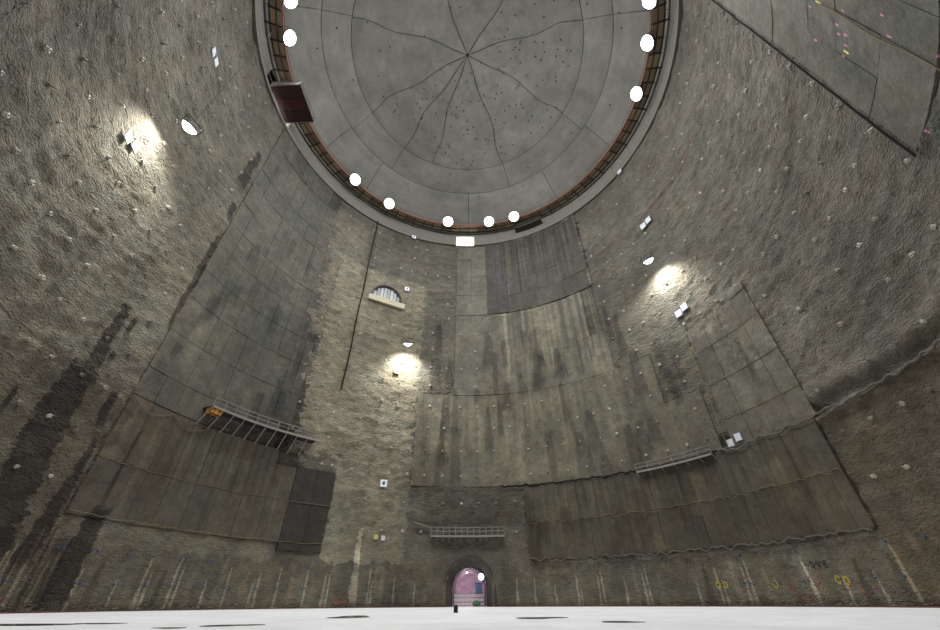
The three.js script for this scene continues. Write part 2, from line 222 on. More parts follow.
// cast panels, each a curved slab of its own
function panel(th0, th1, y0, y1, proud, name = 'panel') {
  const w = wallOf((th0 + th1) / 2), g = sector(th0, th1, R - proud, R + 0.2, y0, y1, 2), P = g.attributes.position, U = g.attributes.uv, C = [], t = 0.94 + rnd() * 0.12, q = 0.99 + rnd() * 0.02;
  for (let i = 0; i < P.count; i++) { const th = Math.atan2(P.getX(i), -P.getZ(i)) / D2R; U.setXY(i, ((th < -170 ? th + 360 : th) - w.t0) / (w.t1 - w.t0), P.getY(i) / H); C.push(t * q, t, t / q); }
  g.setAttribute('color', new THREE.Float32BufferAttribute(C, 3));
  mesh(name, g, w.smooth, w.m);
}
function panels(ts, ys, proud, keep = () => true, fine = 1) {
  for (let i = 0; i + 1 < ts.length; i++) for (let j = 0; j + 1 < ys.length; j++) { const tm = (ts[i] + ts[i + 1]) / 2, ym = (ys[j] + ys[j + 1]) / 2; if (!keep(tm, ym)) continue; const e = 0.035 * fine; panel(ts[i] + e, ts[i + 1] - e, ys[j] + 0.03 * fine, ys[j + 1] - 0.03 * fine, proud + (rnd() - 0.5) * 0.07 * fine); }
}
const run = (a, b, n) => Array.from({ length: n + 1 }, (_, i) => lerp(a, b, i / n));
panels(run(-82, -53.4, 7), [17.65, 20.8, 25.7, 30.6, 35.1, 39.8, 44.4, 49.1, 53.9, 57.8, 61.6, 66, 71], 0.16, (t, y) => !(t > -66 && y > 57.8 && t > -66 + (71 - y) * 0.95 + 6.5));
panels([-53.4, -51], [17.65, 20.8, 25.7, 30.6, 35.1, 39.8, 44.4], 0.14);
panels([-51, -48.6], [20.8, 25.7, 30.6, 35.1], 0.13);
panels([-82, -77.6, -73.2, -68.9, -64.1, -59.5, -54.5, -49.5, -44.5], [6.7, 11.4, 17.6], 0.18, (t, y) => !(t > -59.5 && y > 14 && t > -50));
panels([-49.5, -44.5], [11.4, 15.6], 0.18);
panels([-44.5, -39.4, -35], [5.8, 6.7, 11.2, 15.8], 0.24);
panels([-4.7, 1, 6.6], [49.5, 55, 60.5, 66, 70.5], 0.1);
panels([6.6, 10.5, 14.4], [49.6, 71], 0.12);
panels([14.4, 19.4, 24.4, 29.4, 34.4, 39.4, 44], [49.5, 54, 58.6, 63, 71], 0.2);
panels([10, 14.4, 19.4, 24.4, 29.4, 34.4, 39.4, 44], [31, 38.8, 49.4], 0.07, (t, y) => !(t > 39 && y > 38), 0.35);
panels(run(-15.7, 62.6, 18).map((t, i) => i === 14 ? 45 : t), [15.25, 23, 30.95], 0.06, (t, y) => THIN(t, y), 0.35);
panels([-4.7, 0.2, 5.1, 10], [31.05, 41, 49.4], 0.06, () => true, 0.35);
panels(run(14.2, 45, 14).concat(run(45, 81, 16).slice(1)), [5.3, 10, 14.9], 0.32, () => true, 0.7);
panels([65, 69.2, 73.4, 77.6, 81.6], [14.95, 18.2, 22.8, 27.6, 31.4], 0.11, (t, y) => !(t < 73 && y > 27.6 && t < 66));
panels([77.6, 81.6], [31.4, 32.5], 0.18);
panels([119.7, 124.8, 130, 135, 140.2, 145.4], [24.2, 29, 34, 37.8, 44, 50, 56, 62, 70], 0.2);
panels([121.5, 126, 130.5, 135], [15.4, 24.1], 0.12, t => t > 126);

// rock bolt heads: plate, washer and nut, in rows four metres apart
{
  const plate = new THREE.BoxGeometry(0.3, 0.3, 0.05); plate.translate(0, 0, 0.1);
  const cone = new THREE.CylinderGeometry(0.06, 0.1, 0.1, 6); cone.rotateX(Math.PI / 2); cone.translate(0, 0, 0.09);
  const stem = new THREE.CylinderGeometry(0.035, 0.035, 0.28, 5); stem.rotateX(Math.PI / 2); stem.translate(0, 0, 0.2);
  const pad = new THREE.CylinderGeometry(0.1, 0.2, 0.2, 7); pad.rotateX(Math.PI / 2); cone.translate(0, 0, 0.08); stem.translate(0, 0, 0.08);
  const g = join([plate, cone, stem, pad]), gs = [0.85, 1, 1.15].map(s => g.clone().scale(s, s, 1));
  const mats = [0xa5a095, 0x7d786e, 0xb8b3a6].map(c => new THREE.MeshStandardMaterial({ color: c, roughness: 0.55, metalness: 0.35 }));
  const r = rngOf(99);
  for (let k = -1; k < 15; k++) for (let i = -28; i < 29; i++) {
    const y = 12.85 + 3.96 * k + (r() - 0.5) * 0.15, t0 = i * 4.78, th = t0 - (t0 > 45 ? 1.7 : t0 > -38 ? 2.6 : 0.4) + (r() - 0.5) * 0.8, a = r(), b = r(), c = r();
    if (th < -134 || th > 118.5 || y < 4.9) continue;
    if (COVER.some(q => th > q[0] - 0.4 && th < q[1] + 0.4 && y > q[2] - 0.4 && y < q[3] + 0.4) || inOpening(th, y) || (th > -12 && th < 11 && y < 10)) continue;
    if (th > NICHE.th - 7 && th < NICHE.th + 7 && y > 48 && y < 55.5) continue;
    const w = wallOf(th), m = mesh('rock_bolt', gs[a * 3 | 0], mats[b * 3 | 0], w.m), p = pol(th, THIN(th, y) ? R - 0.08 : R - relief(th, y) - 0.05, y);
    m.position.copy(p); m.rotation.order = 'YXZ'; m.rotation.set((c - 0.5) * 0.4, -th * D2R, a * 3);
  }
}

// ---------------------------------------------------------------- ring beam, dome
const ringMat = new THREE.MeshStandardMaterial({ roughness: 0.9, bumpMap: rep(bumpPanel, 4, 0.5), bumpScale: 0.05, map: dataTex(512, 256, (u, v, c) => { const n = (0.7 + 0.6 * look(T1, u * 2, v)) * (0.8 + 0.4 * look(T2, u * 3, v)); c[0] = 0.18 * n; c[1] = 0.172 * n; c[2] = 0.146 * n; }, true) });
{
  const root = new THREE.Group(); root.name = 'trim_1'; scene.add(root); structure(root, 'pale concrete ring beam around the top of the shaft wall', 'ring beam');
  const seg = (a, b, y0, y1) => mesh('beam_segment', sector(a, b, 34.05, 36.5, y0, y1), ringMat, root);
  const edges = [-180, -168, -156, -144, -132, -120, -108, -96.5]; for (let i = 0; i + 1 < edges.length; i++) seg(edges[i], edges[i + 1] - 0.05, 71, H);
  seg(-96.5, -81.6, 71, 71.6); seg(-96.5, -81.6, 74.6, H);
  const e2 = [-81.6, -70, -58, -46, -34, -22, -14, -5.3]; for (let i = 0; i + 1 < e2.length; i++) seg(e2[i], e2[i + 1] - 0.05, 71, H);
  seg(-5.3, 2.1, 73.95, H);
  const e3 = [2.1, 12, 24, 36, 48, 60, 72, 84, 96, 108, 120, 132, 144, 156, 168, 180]; for (let i = 0; i + 1 < e3.length; i++) seg(e3[i], e3[i + 1] - 0.05, 71, H);
}
const RW = 34.05, RISE = 16.2, RS = (RW * RW + RISE * RISE) / (2 * RISE), YC = H + RISE - RS;
const domeY = (r, off = 0) => YC + Math.sqrt((RS + off) ** 2 - r * r);
{
  const map = dataTex(1024, 1024, (u, v, c) => { const x = (u - 0.5) * 72, z = (v - 0.5) * 72, r = Math.hypot(x, z), a = Math.atan2(x, -z); const n = (0.66 + 0.68 * look(T1, x / 40, z / 40)) * (0.78 + 0.44 * look(T2, a / 6.2832 * 3, r / 16)) * (0.86 + 0.28 * look(T3, x / 9, z / 9)) * (0.9 + 0.2 * look(T2, x / 20, z / 20)); c[0] = 0.185 * n; c[1] = 0.18 * n; c[2] = 0.162 * n; }, true);
  const mat = new THREE.MeshStandardMaterial({ map, roughness: 0.9, bumpMap: rep(bumpPanel, 6, 6), bumpScale: 0.06, vertexColors: true });
  const shell = [], n = 26; for (let i = 0; i <= n; i++) { const r = 34.9 * (1 - i / n); shell.push(new THREE.Vector2(Math.max(r, 0.001), domeY(r, 0.28))); }
  const outer = shell.slice().reverse().map(p => new THREE.Vector2(p.x, p.y + 0.8));
  const ceil = structure(mesh('ceiling', new THREE.LatheGeometry(shell.concat(outer), 96), new THREE.MeshStandardMaterial({ color: 0x2c2a27, roughness: 1, side: THREE.DoubleSide }), scene), 'shallow concrete dome with radial joints over the shaft', 'ceiling');
  const wob = (k, r) => 2.2 * Math.sin(r * 0.42 + k * 1.7) * sst(0, 6, r) * (1 - sst(18, 22, r)) + 60 / (r + 6) * Math.sin(k * 2.3) * 0.25;
  function domePanel(a0, a1, r0, r1, k0, k1, gap) {
    const nr = Math.max(2, Math.ceil((r1 - r0) / 2.2)), na = Math.max(3, Math.ceil((a1 - a0) / 4.5)), P = [], U = [], C = [], I = [], t = 0.9 + rnd() * 0.2;
    for (let i = 0; i <= nr; i++) for (let j = 0; j <= na; j++) { const r = lerp(r0 + gap, r1 - gap, i / nr), g = Math.min(gap / r / D2R, (a1 - a0) / 3), lo = a0 + g + (k0 === null ? 0 : wob(k0, r)), hi = a1 - g + (k1 === null ? 0 : wob(k1, r)), p = pol(lerp(lo, hi, j / na), r, domeY(r)); P.push(p.x, p.y, p.z); U.push(p.x / 72 + 0.5, p.z / 72 + 0.5); C.push(t, t, t); }
    const w = na + 1; for (let i = 0; i < nr; i++) for (let j = 0; j < na; j++) { const k = i * w + j; I.push(k, k + w, k + w + 1, k, k + w + 1, k + 1); }
    // returns into the joint
    const rim = []; for (let j = 0; j <= na; j++) rim.push(j); for (let i = 1; i <= nr; i++) rim.push(i * w + na); for (let j = na - 1; j >= 0; j--) rim.push(nr * w + j); for (let i = nr - 1; i > 0; i--) rim.push(i * w);
    const b = P.length / 3; for (const q of rim) { const x = P[q * 3], y = P[q * 3 + 1], z = P[q * 3 + 2]; P.push(x, y + 0.3, z); U.push(U[q * 2], U[q * 2 + 1]); C.push(t, t, t); }
    for (let q = 0; q < rim.length; q++) { const q1 = (q + 1) % rim.length; I.push(rim[q], rim[q1], b + q1, rim[q], b + q1, b + q); }
    const g = new THREE.BufferGeometry(); g.setAttribute('position', new THREE.Float32BufferAttribute(P, 3)); g.setAttribute('uv', new THREE.Float32BufferAttribute(U, 2)); g.setAttribute('color', new THREE.Float32BufferAttribute(C, 3)); g.setIndex(I); g.computeVertexNormals();
    mesh('dome_panel', g, mat, ceil);
  }
  const A = [-157, -112, -67, -42, -23, 22, 66, 110, 146, 203];
  for (let i = 0; i + 1 < A.length; i++) domePanel(A[i], A[i + 1], 0.25, 22.4, i, (i + 1) % 9, 0.07);
  const B = [-157, -112, -67, -42, 22, 66, 110, 155, 203]; for (let i = 0; i + 1 < B.length; i++) domePanel(B[i], B[i + 1], 22.4, 27, null, null, i % 3 ? 0.045 : 0.06);
  const Cc = [-150, -112, -68, -47, 0, 40, 68, 110, 150, 210]; for (let i = 0; i + 1 < Cc.length; i++) domePanel(Cc[i], Cc[i + 1], 27, 34.1, null, null, 0.06);
  const head = new THREE.CylinderGeometry(0.16, 0.1, 0.2, 7), hm = new THREE.MeshStandardMaterial({ color: 0x35332f, roughness: 0.7 }), r = rngOf(31);
  for (let i = 0; i < 170; i++) { const rr = i < 110 ? 1.5 + 20 * Math.sqrt(r()) : 8 + 22 * r(), th = i < 110 ? (r() - 0.35) * 200 : r() * 360; const m = mesh('rock_bolt', head, hm, ceil), p = pol(th, rr, domeY(rr) - 0.06); m.position.copy(p); }
}

// ---------------------------------------------------------------- floor
{
  const map = dataTex(1024, 1024, (u, v, c) => { const n = (0.84 + 0.32 * look(T1, u * 3, v * 3)) * (0.9 + 0.2 * look(T2, u * 9, v * 9)) * (0.94 + 0.12 * look(T3, u * 8, v * 8)); c[0] = 0.86 * n; c[1] = 0.855 * n; c[2] = 0.865 * n; }, true);
  const g = new THREE.CylinderGeometry(35.6, 35.6, 0.5, 128); g.translate(0, -0.25, 0);
  const fl = structure(mesh('floor', g, new THREE.MeshStandardMaterial({ map, roughness: 0.55, bumpMap: rep(bumpPanel, 8, 8), bumpScale: 0.02 }), scene), 'pale white level floor at the bottom of the shaft', 'floor');
  const wm = new THREE.MeshPhysicalMaterial({ color: 0x5c5c5c, roughness: 0.12, specularIntensity: 1 });
  const r = rngOf(3);
  for (const [x, z, a, b] of [[-5.1, 9.6, 0.95, 1.7], [-6.5, 17.2, 0.7, 0.6], [-7.4, 18.4, 0.4, 0.3], [2.7, 12.5, 0.9, 1.1], [4.5, 16.5, 0.7, 0.5], [-13.4, 15.8, 1.6, 0.8], [-11.6, 15.2, 0.8, 0.5]]) {
    const s = new THREE.Shape(), n = 22, ph = r() * 6; for (let i = 0; i <= n; i++) { const t = i / n * Math.PI * 2, q = 1 + 0.22 * Math.sin(t * 2 + ph) + 0.14 * Math.sin(t * 3 + ph * 2); const X = a * q * Math.cos(t), Y = b * q * Math.sin(t); i ? s.lineTo(X, Y) : s.moveTo(X, Y); }
    const pg = new THREE.ExtrudeGeometry(s, { depth: 0.006, bevelEnabled: false }); pg.rotateX(-Math.PI / 2); const m = mesh('puddle', pg, wm, fl); m.position.set(x, 0, z);
  }
  const kerb = new THREE.MeshStandardMaterial({ color: 0x5e4038, roughness: 0.85 });
  const parts = [[-180, -135], [-135, -35], [-35, -5.9], [5.5, 45], [45, 135], [135, 180]], names = ['baseboard_near', 'baseboard_left', 'baseboard_centre', 'baseboard_far', 'baseboard_right', 'baseboard_back'];
  parts.forEach(([a, b], i) => structure(mesh(names[i], sector(a, b, 34.0, 34.6, -0.05, 0.1), kerb, scene), 'low rusty brown strip along the foot of the wall', 'kerb'));
}

// ---------------------------------------------------------------- loft of an arched or square opening: sections [depth, half width, leg height, arch height]
function archLoft(secs, n = 14, square = false) {
  const ring = ([z, hw, leg, ah]) => { const o = [[-hw, 0]]; if (square) o.push([-hw, leg], [hw, leg]); else for (let i = 0; i <= n; i++) { const t = Math.PI - Math.PI * i / n; o.push([hw * Math.cos(t), leg + ah * Math.sin(t)]); } o.push([hw, 0]); return o.map(([x, y]) => [x, y, -z]); };
  const P = [], I = [], U = [], rs = secs.map(ring), m = rs[0].length; let z = 0;
  rs.forEach((q, i) => q.forEach((p, j) => { P.push(...p); U.push(j / m * 4, i * 0.5); }));
  for (let i = 0; i + 1 < rs.length; i++) for (let j = 0; j + 1 < m; j++) { const k = i * m + j; I.push(k, k + m + 1, k + 1, k, k + m, k + m + 1); }
  const g = new THREE.BufferGeometry(); g.setAttribute('position', new THREE.Float32BufferAttribute(P, 3)); g.setAttribute('uv', new THREE.Float32BufferAttribute(U, 2)); g.setIndex(I); const h = g.toNonIndexed(); h.computeVertexNormals(); return h;
}
const mottled = (r, g, b, rough = 0.9, bump = 0.08) => new THREE.MeshStandardMaterial({ side: THREE.DoubleSide, roughness: rough, bumpMap: bumpRough, bumpScale: bump, map: dataTex(256, 256, (u, v, c) => { const n = (0.6 + 0.8 * look(T1, u, v)) * (0.75 + 0.5 * look(T2, u * 2, v * 2)); c[0] = r * n; c[1] = g * n; c[2] = b * n; }, true) });
const steelDark = new THREE.MeshStandardMaterial({ color: 0x3a3937, roughness: 0.6, metalness: 0.4 });
const steelPale = new THREE.MeshStandardMaterial({ color: 0x8f8c85, roughness: 0.5, metalness: 0.5 });
const steelBlack = new THREE.MeshStandardMaterial({ color: 0x1b1b1c, roughness: 0.6, metalness: 0.3 });

// arched tunnel mouth at the foot of the far wall
{
  const t = new THREE.Group(); t.name = 'door_1'; t.position.copy(pol(TUN.th, R, 0)); t.rotation.y = -TUN.th * D2R; scene.add(t); structure(t, 'arched tunnel mouth with a pink lit interior', 'tunnel');
  mesh('portal_rim', archLoft([[-0.15, 3.75, 2.2, 3.75], [-0.3, 3.5, 2.2, 3.45], [0.3, 3.3, 2.2, 3.2], [1.1, 2.9, 2.2, 2.75], [1.7, 2.5, 2.2, 2.42]]), mottled(0.08, 0.072, 0.06), t);
  const pink = mottled(0.66, 0.6, 0.62, 0.6, 0.05);
  const lin = mesh('tunnel_lining', archLoft([[1.7, 2.42, 2.2, 2.35], [6, 2.42, 2.2, 2.35], [14, 2.42, 2.2, 2.35]]), pink, t);
  for (let i = 0; i < 5; i++) mesh('steel_rib', archLoft([[2.6 + i * 2.2, 2.43, 2.2, 2.36], [2.6 + i * 2.2, 2.32, 2.2, 2.25], [2.8 + i * 2.2, 2.32, 2.2, 2.25], [2.8 + i * 2.2, 2.43, 2.2, 2.36]]), new THREE.MeshStandardMaterial({ color: 0x6b5a68, roughness: 0.6 }), t);
  mesh('tunnel_floor', box(5, 0.3, 12.6, 0, -0.1, -7.8), pink, t);
  mesh('tunnel_end', box(5, 5, 0.4, 0, 2.4, -14.2), mottled(0.34, 0.25, 0.3), t);
  shade(t);
}
// things inside the tunnel mouth
const tp = (x, y, z) => pol(TUN.th, R, 0).add(V3(x, y, -z).applyAxisAngle(V3(0, 1, 0), -TUN.th * D2R));
{
  const b = thing('safety_barrier', 'pale pink board barrier across the arched tunnel mouth', 'barrier', tp(-0.1, 0.05, 3.2), -TUN.th * D2R);
  const bm = new THREE.MeshStandardMaterial({ color: 0xf0e4e8, roughness: 0.7 });
  mesh('board', box(4.3, 0.42, 0.07, 0, 1.25, 0), bm, b); mesh('board', box(4.3, 0.42, 0.07, 0, 0.75, 0), bm, b); mesh('board', box(4.3, 0.3, 0.07, 0, 0.28, 0), bm, b);
  for (const x of [-1.9, -0.65, 0.65, 1.9]) mesh('post', box(0.09, 1.55, 0.09, x, 0.775, -0.09), steelDark, b);
  const m = thing('blue_machine', 'small blue machine parked inside the arched tunnel', 'machine', tp(1.35, 0.05, 5.2), -TUN.th * D2R);
  const bl = new THREE.MeshStandardMaterial({ color: 0x2b4a86, roughness: 0.4 });
  mesh('body', box(1.3, 1.1, 1.8, 0, 1.0, 0), bl, m); mesh('cab', box(1.1, 1.2, 1.0, 0, 2.1, -0.2), new THREE.MeshStandardMaterial({ color: 0x7f9cc8, roughness: 0.3 }), m);
  mesh('roof', box(1.25, 0.1, 1.2, 0, 2.75, -0.2), bl, m);
  for (const x of [-0.6, 0.6]) for (const z of [-0.6, 0.6]) { const w = new THREE.CylinderGeometry(0.42, 0.42, 0.26, 18); w.rotateZ(Math.PI / 2); w.translate(x, 0.43, z); mesh('wheel', w, steelBlack, m); }
  const c = thing('green_tarp_bundle', 'green tarp bundle lying behind the tunnel barrier', 'tarp', tp(0.95, 0.0, 2.5), 0.2);
  const tg = new THREE.SphereGeometry(0.45, 18, 12); tg.scale(1.3, 0.8, 0.7); const tpz = tg.attributes.position; for (let i = 0; i < tpz.count; i++) { const n = 1 + 0.2 * perlin.noise(tpz.getX(i) * 3, tpz.getY(i) * 3, tpz.getZ(i) * 3); tpz.setXYZ(i, tpz.getX(i) * n, tpz.getY(i) * n, tpz.getZ(i) * n); } tg.computeVertexNormals(); tg.translate(0, 0.36, 0);
  mesh('tarp', tg, new THREE.MeshStandardMaterial({ color: 0x4d7f5c, roughness: 0.7 }), c); mesh('tie_rope', [new THREE.TorusGeometry(0.4, 0.03, 6, 24).rotateY(Math.PI / 2).translate(0.1, 0.36, 0)], steelPale, c);
}

// arched niche high on the far wall with its concrete sill
{
  const g = new THREE.Group(); g.name = 'window_1'; g.position.copy(pol(NICHE.th, R, NICHE.y0)); g.rotation.y = -NICHE.th * D2R; scene.add(g); structure(g, 'arched niche boarded with grey upright planks above a pale sill', 'niche');
  mesh('niche_rim', archLoft([[-0.25, 3.35, 0.3, 3.4], [-0.42, 3.1, 0.3, 3.1], [0.4, 2.9, 0.3, 2.95], [1.3, 2.7, 0.3, 2.75]]), mottled(0.13, 0.12, 0.1), g);
  mesh('niche_back', box(6, 4, 0.2, 0, 1.6, -1.5), steelBlack, g);
  const pm = [0xb4b8ba, 0x9fa4a8, 0xc2c4c4].map(c => new THREE.MeshStandardMaterial({ color: c, roughness: 0.7 }));
  for (let i = 0; i < 8; i++) { const x = -2.45 + i * 0.7, h = 0.3 + 2.85 * Math.sqrt(Math.max(0, 1 - (x / 2.85) ** 2)); mesh('plank', box(0.6, h, 0.08, x, h / 2, -0.3 + (i % 2) * 0.05), pm[i % 3], g); }
  const sl = mesh('sill', box(7.6, 1.25, 0.95, 0.05, -0.75, 0.1), new THREE.MeshStandardMaterial({ roughness: 0.85, bumpMap: bumpPanel, bumpScale: 0.03, map: dataTex(256, 64, (u, v, c) => { const n = 0.75 + 0.5 * look(T1, u, v); c[0] = 0.5 * n; c[1] = 0.45 * n; c[2] = 0.32 * n; }, true) }), g);
}

// square recesses at the ring beam, lit from inside
const whiteWall = mottled(0.62, 0.6, 0.55, 0.8, 0.03);
function recess(name, label, th, hw, y0, h, depth, cd, tint) {
  const g = new THREE.Group(); g.name = name; g.position.copy(pol(th, 34.05, y0)); g.rotation.y = -th * D2R; scene.add(g); structure(g, label, 'opening');
  mesh('side_lining', archLoft([[-0.12, hw, h], [0, hw, h], [depth, hw, h]], 1, true), whiteWall, g);
  mesh('back_wall', box(hw * 2, h, 0.2, 0, h / 2, -depth), whiteWall, g); mesh('recess_floor', box(hw * 2, 0.12, depth, 0, 0.06, -depth / 2), whiteWall, g);
  const l = new THREE.PointLight(tint, cd, 0, 2); l.position.set(hw * 0.3, h * 0.72, -depth * 0.55); l.castShadow = true; l.shadow.radius = 4; g.add(l);
  const b = thing('recess_lamp', name === 'door_2' ? 'bulb lamp inside the lit square opening over the far wall' : 'bulb lamp inside the lit opening behind the maroon platform', 'lamp', pol(th, 34.05, y0).add(V3(hw * 0.3, h * 0.72, -depth * 0.55).applyAxisAngle(V3(0, 1, 0), -th * D2R)), -th * D2R);
  mesh('bulb', new THREE.SphereGeometry(0.22, 16, 12), new THREE.MeshStandardMaterial({ color: 0xffffff, emissive: 0xffffff, emissiveIntensity: 5 }), b); mesh('cap', new THREE.CylinderGeometry(0.1, 0.16, 0.2, 12).translate(0, 0.28, 0), steelDark, b); mesh('stem', bar(V3(0, 0.3, 0), V3(0, h * 0.28, 0), 0.03), steelDark, b);
}
recess('door_2', 'bright square opening in the ring beam over the far wall', -1.6, 2.2, 70.7, 3.2, 3, 60, new THREE.Color().setRGB(1, 0.93, 0.78));
recess('door_3', 'bright opening in the ring beam behind the maroon platform', -89, 4.95, 71.6, 3.0, 3, 90, new THREE.Color().setRGB(1, 0.97, 0.95));

// ---------------------------------------------------------------- gallery ring below the dome
{
  const g = thing('gallery_ring', 'brown underside steel gallery ring with rust red edge below the dome', 'gallery');
  const planks = [0x94826a, 0xa08c70, 0x867662, 0xa89678].map(c => new THREE.MeshStandardMaterial({ color: c, roughness: 0.85 }));
  const rust = new THREE.MeshStandardMaterial({ color: 0x7a4a38, roughness: 0.75 }), beam = new THREE.MeshStandardMaterial({ color: 0x2e2822, roughness: 0.7 });
  const N = 90, st = 360 / N; const deck = []; let q = 0;
  for (let i = 0; i < N; i++) { const a = -180 + i * st;
    mesh('deck_panel', sector(a + 0.1, a + st - 0.1, 31.6, 33.5, 74.98, 75.1, 1), planks[(i * 7) % 4], g);
    mesh('cross_beam', flatBar(pol(a, 31.5, 74.82), pol(a, i % 3 ? 33.5 : 34.1, 74.82), 0.16, 0.3), beam, g);
    mesh('railing_post', flatBar(pol(a, 31.45, 75.0), pol(a, 31.45, 76.25), 0.08, 0.08), steelPale, g); }
  mesh('edge_beam', sector(-180, 180, 31.25, 31.45, 74.75, 75.12, 120), rust, g);
  mesh('stringer', sector(-180, 180, 32.2, 32.32, 74.6, 74.9, 120), beam, g); mesh('stringer', sector(-180, 180, 33.2, 33.32, 74.6, 74.9, 120), beam, g);
  for (const y of [75.62, 76.2]) { const t = new THREE.TorusGeometry(31.45, 0.05, 5, 180); t.rotateX(Math.PI / 2); t.translate(0, y, 0); mesh('hand_rail', t, y > 76 ? rust : steelPale, g); }
}
// short work stage hung under the gallery ring
{
  const g = thing('hanging_stage', 'dark steel work stage hung below the gallery ring', 'work stage'); const dm = new THREE.MeshStandardMaterial({ color: 0x37332d, roughness: 0.8 });
  mesh('deck', sector(20, 31.5, 32.5, 33.95, 72.9, 73.05, 6), dm, g); mesh('toe_board', sector(20, 31.5, 32.4, 32.5, 72.85, 73.3, 6), dm, g); mesh('top_rail', sector(20, 31.5, 32.42, 32.5, 73.9, 74.0, 6), steelPale, g);
  for (const t of [20.2, 23, 26, 29, 31.3]) mesh('hanger', bar(pol(t, 32.46, 72.9), pol(t, 32.46, 74.7), 0.05), steelDark, g);
}
// maroon platform at the gallery ring
{
  const th = -88, g = thing('lift_platform', 'dark maroon framed platform hanging at the gallery ring', 'platform', pol(th, 31.6, 72.2), -th * D2R);
  const ma = [0x3a1417, 0x42161a, 0x341113].map(c => new THREE.MeshStandardMaterial({ color: c, roughness: 0.6 }));
  const W = 6.4, L = 5.2; // along the wall, towards the axis
  for (let i = 0; i < 3; i++) mesh('bottom_panel', box(W / 3 - 0.12, 0.12, L, -W / 3 + i * W / 3, 0.06, 0), ma[i], g);
  for (let i = 0; i < 2; i++) mesh('bottom_beam', box(0.22, 0.26, L + 0.1, -W / 6 + i * W / 3, 0.08, 0), steelBlack, g);
  for (const z of [-L / 2, L / 2]) { mesh('edge_beam', box(W + 0.2, 0.3, 0.14, 0, 0.15, z), steelDark, g); mesh('top_rail', box(W + 0.2, 0.1, 0.1, 0, 1.5, z), steelPale, g); mesh('mid_rail', box(W + 0.2, 0.06, 0.06, 0, 0.85, z), steelPale, g); }
  for (const x of [-W / 2, W / 2]) { mesh('edge_beam', box(0.14, 0.3, L, x, 0.15, 0), steelPale, g); mesh('top_rail', box(0.1, 0.1, L, x, 1.5, 0), steelPale, g); mesh('end_sheet', box(0.05, 0.9, L - 0.2, x, 0.75, 0), new THREE.MeshStandardMaterial({ color: 0x9a9a98, roughness: 0.4, metalness: 0.4 }), g); }
  for (let i = 0; i <= 4; i++) for (const z of [-L / 2, L / 2]) mesh('post', box(0.09, 1.5, 0.09, -W / 2 + i * W / 4, 0.75, z), steelPale, g);
  for (let i = 0; i < 4; i++) mesh('brace', flatBar(V3(-W / 2 + i * W / 4, 0.2, L / 2), V3(-W / 2 + (i + 1) * W / 4, 1.45, L / 2), 0.06, 0.06), steelPale, g);
  for (const x of [-W / 2, W / 2]) mesh('hanger', bar(V3(x, 1.5, -0.8), V3(x, 2.7, -0.8), 0.06), steelDark, g);
}

// ---------------------------------------------------------------- lamps
const lensMat = new THREE.MeshStandardMaterial({ color: 0xffffff, emissive: new THREE.Color().setRGB(0.96, 0.98, 1), emissiveIntensity: 9 });
function floodHead(g, rad) {           // drum lamp looking along -z of its own head group
  const hd = new THREE.Group(); hd.name = 'lamp_head'; g.add(hd);
  const drum = new THREE.LatheGeometry([[0.001, 0.55], [rad * 0.55, 0.5], [rad * 0.95, 0.2], [rad, 0], [rad * 1.06, -0.02], [rad * 1.06, -0.12], [rad * 0.98, -0.12], [rad * 0.96, 0.02], [0.001, 0.03]].map(p => new THREE.Vector2(p[0], p[1] * rad)), 24); drum.rotateX(Math.PI / 2);
  mesh('housing', drum, steelDark, hd);
  const lens = new THREE.LatheGeometry([[0.001, -0.7], [0.35, -0.64], [0.62, -0.48], [0.82, -0.26], [0.95, -0.02]].map(p => new THREE.Vector2(p[0] * rad, p[1] * rad)), 24); lens.rotateX(Math.PI / 2); const lm = mesh('lens', lens, lensMat, hd); lm.userData.label = 'glowing white lens';
  const yk = []; for (const s of [-1, 1]) yk.push(box(0.06, 0.08, rad * 1.2, s * rad * 1.12, 0, rad * 0.4)); yk.push(box(rad * 2.3, 0.08, 0.06, 0, 0, rad * 1.0)); mesh('yoke', yk, steelDark, hd);
  return hd;
}
function spot(hd, tint, cd, angle, pen, size, ahead) {
  const l = new THREE.SpotLight(tint, cd, 0, angle, pen, 2); l.position.set(0, 0, -ahead); l.target.position.set(0, 0, -10); l.castShadow = true; l.shadow.radius = size; l.shadow.mapSize.set(1024, 1024); hd.add(l); hd.add(l.target); l.target.name = 'aim_point'; l.name = 'lamp_light';
}
const RING_LAMPS = [[[289, 38], 'beyond the maroon platform'], [[290, 0], 'farthest beyond the maroon platform'], [[355, 180], 'above the grey panelled wall'], [[389, 204], 'at the top of the long dark pipe'], [[448, 222], 'on the niche side of the lit square opening'], [[489, 222], 'between the lit square opening and the work stage'], [[514, 217], 'above the dark hanging work stage'], [[637, 94], 'nearest the work stage among three close together'], [[648, 43], 'in the middle of three close together'], [[650, 0], 'farthest from the work stage among three close together'], [135, ''], [157, ''], [180, ''], [-157, ''], [-135, '']];
for (const [at, where] of RING_LAMPS) {
  const q = Array.isArray(at) ? hit(at[0], at[1], 30.7) : { th: at, y: 74.6 }, th = q.th;
  const level = Math.abs(th) > 80 && Math.abs(th) < 118 ? 0.75 : 1;
  const g = thing('flood_lamp', where ? 'round flood lamp on the gallery railing ' + where : 'round flood lamp on the gallery railing above the near wall', 'lamp', pol(th, 31.2, q.y), -th * D2R, 'flood lamps on the gallery ring');
  mesh('bracket', [bar(V3(0, 0, -0.25), V3(0, 0.1, 0.3), 0.07), box(0.3, 0.5, 0.06, 0, 0, -0.22)], steelDark, g);
  const hd = floodHead(g, 1.25); hd.rotation.order = 'YXZ'; hd.position.set(0, 0.1, 0.55); hd.rotation.set(-36 * D2R, Math.PI, 0); 
  spot(hd, RING_TINT, RING_CD * level, 84 * D2R, 0.9, 30, 1.02);
}
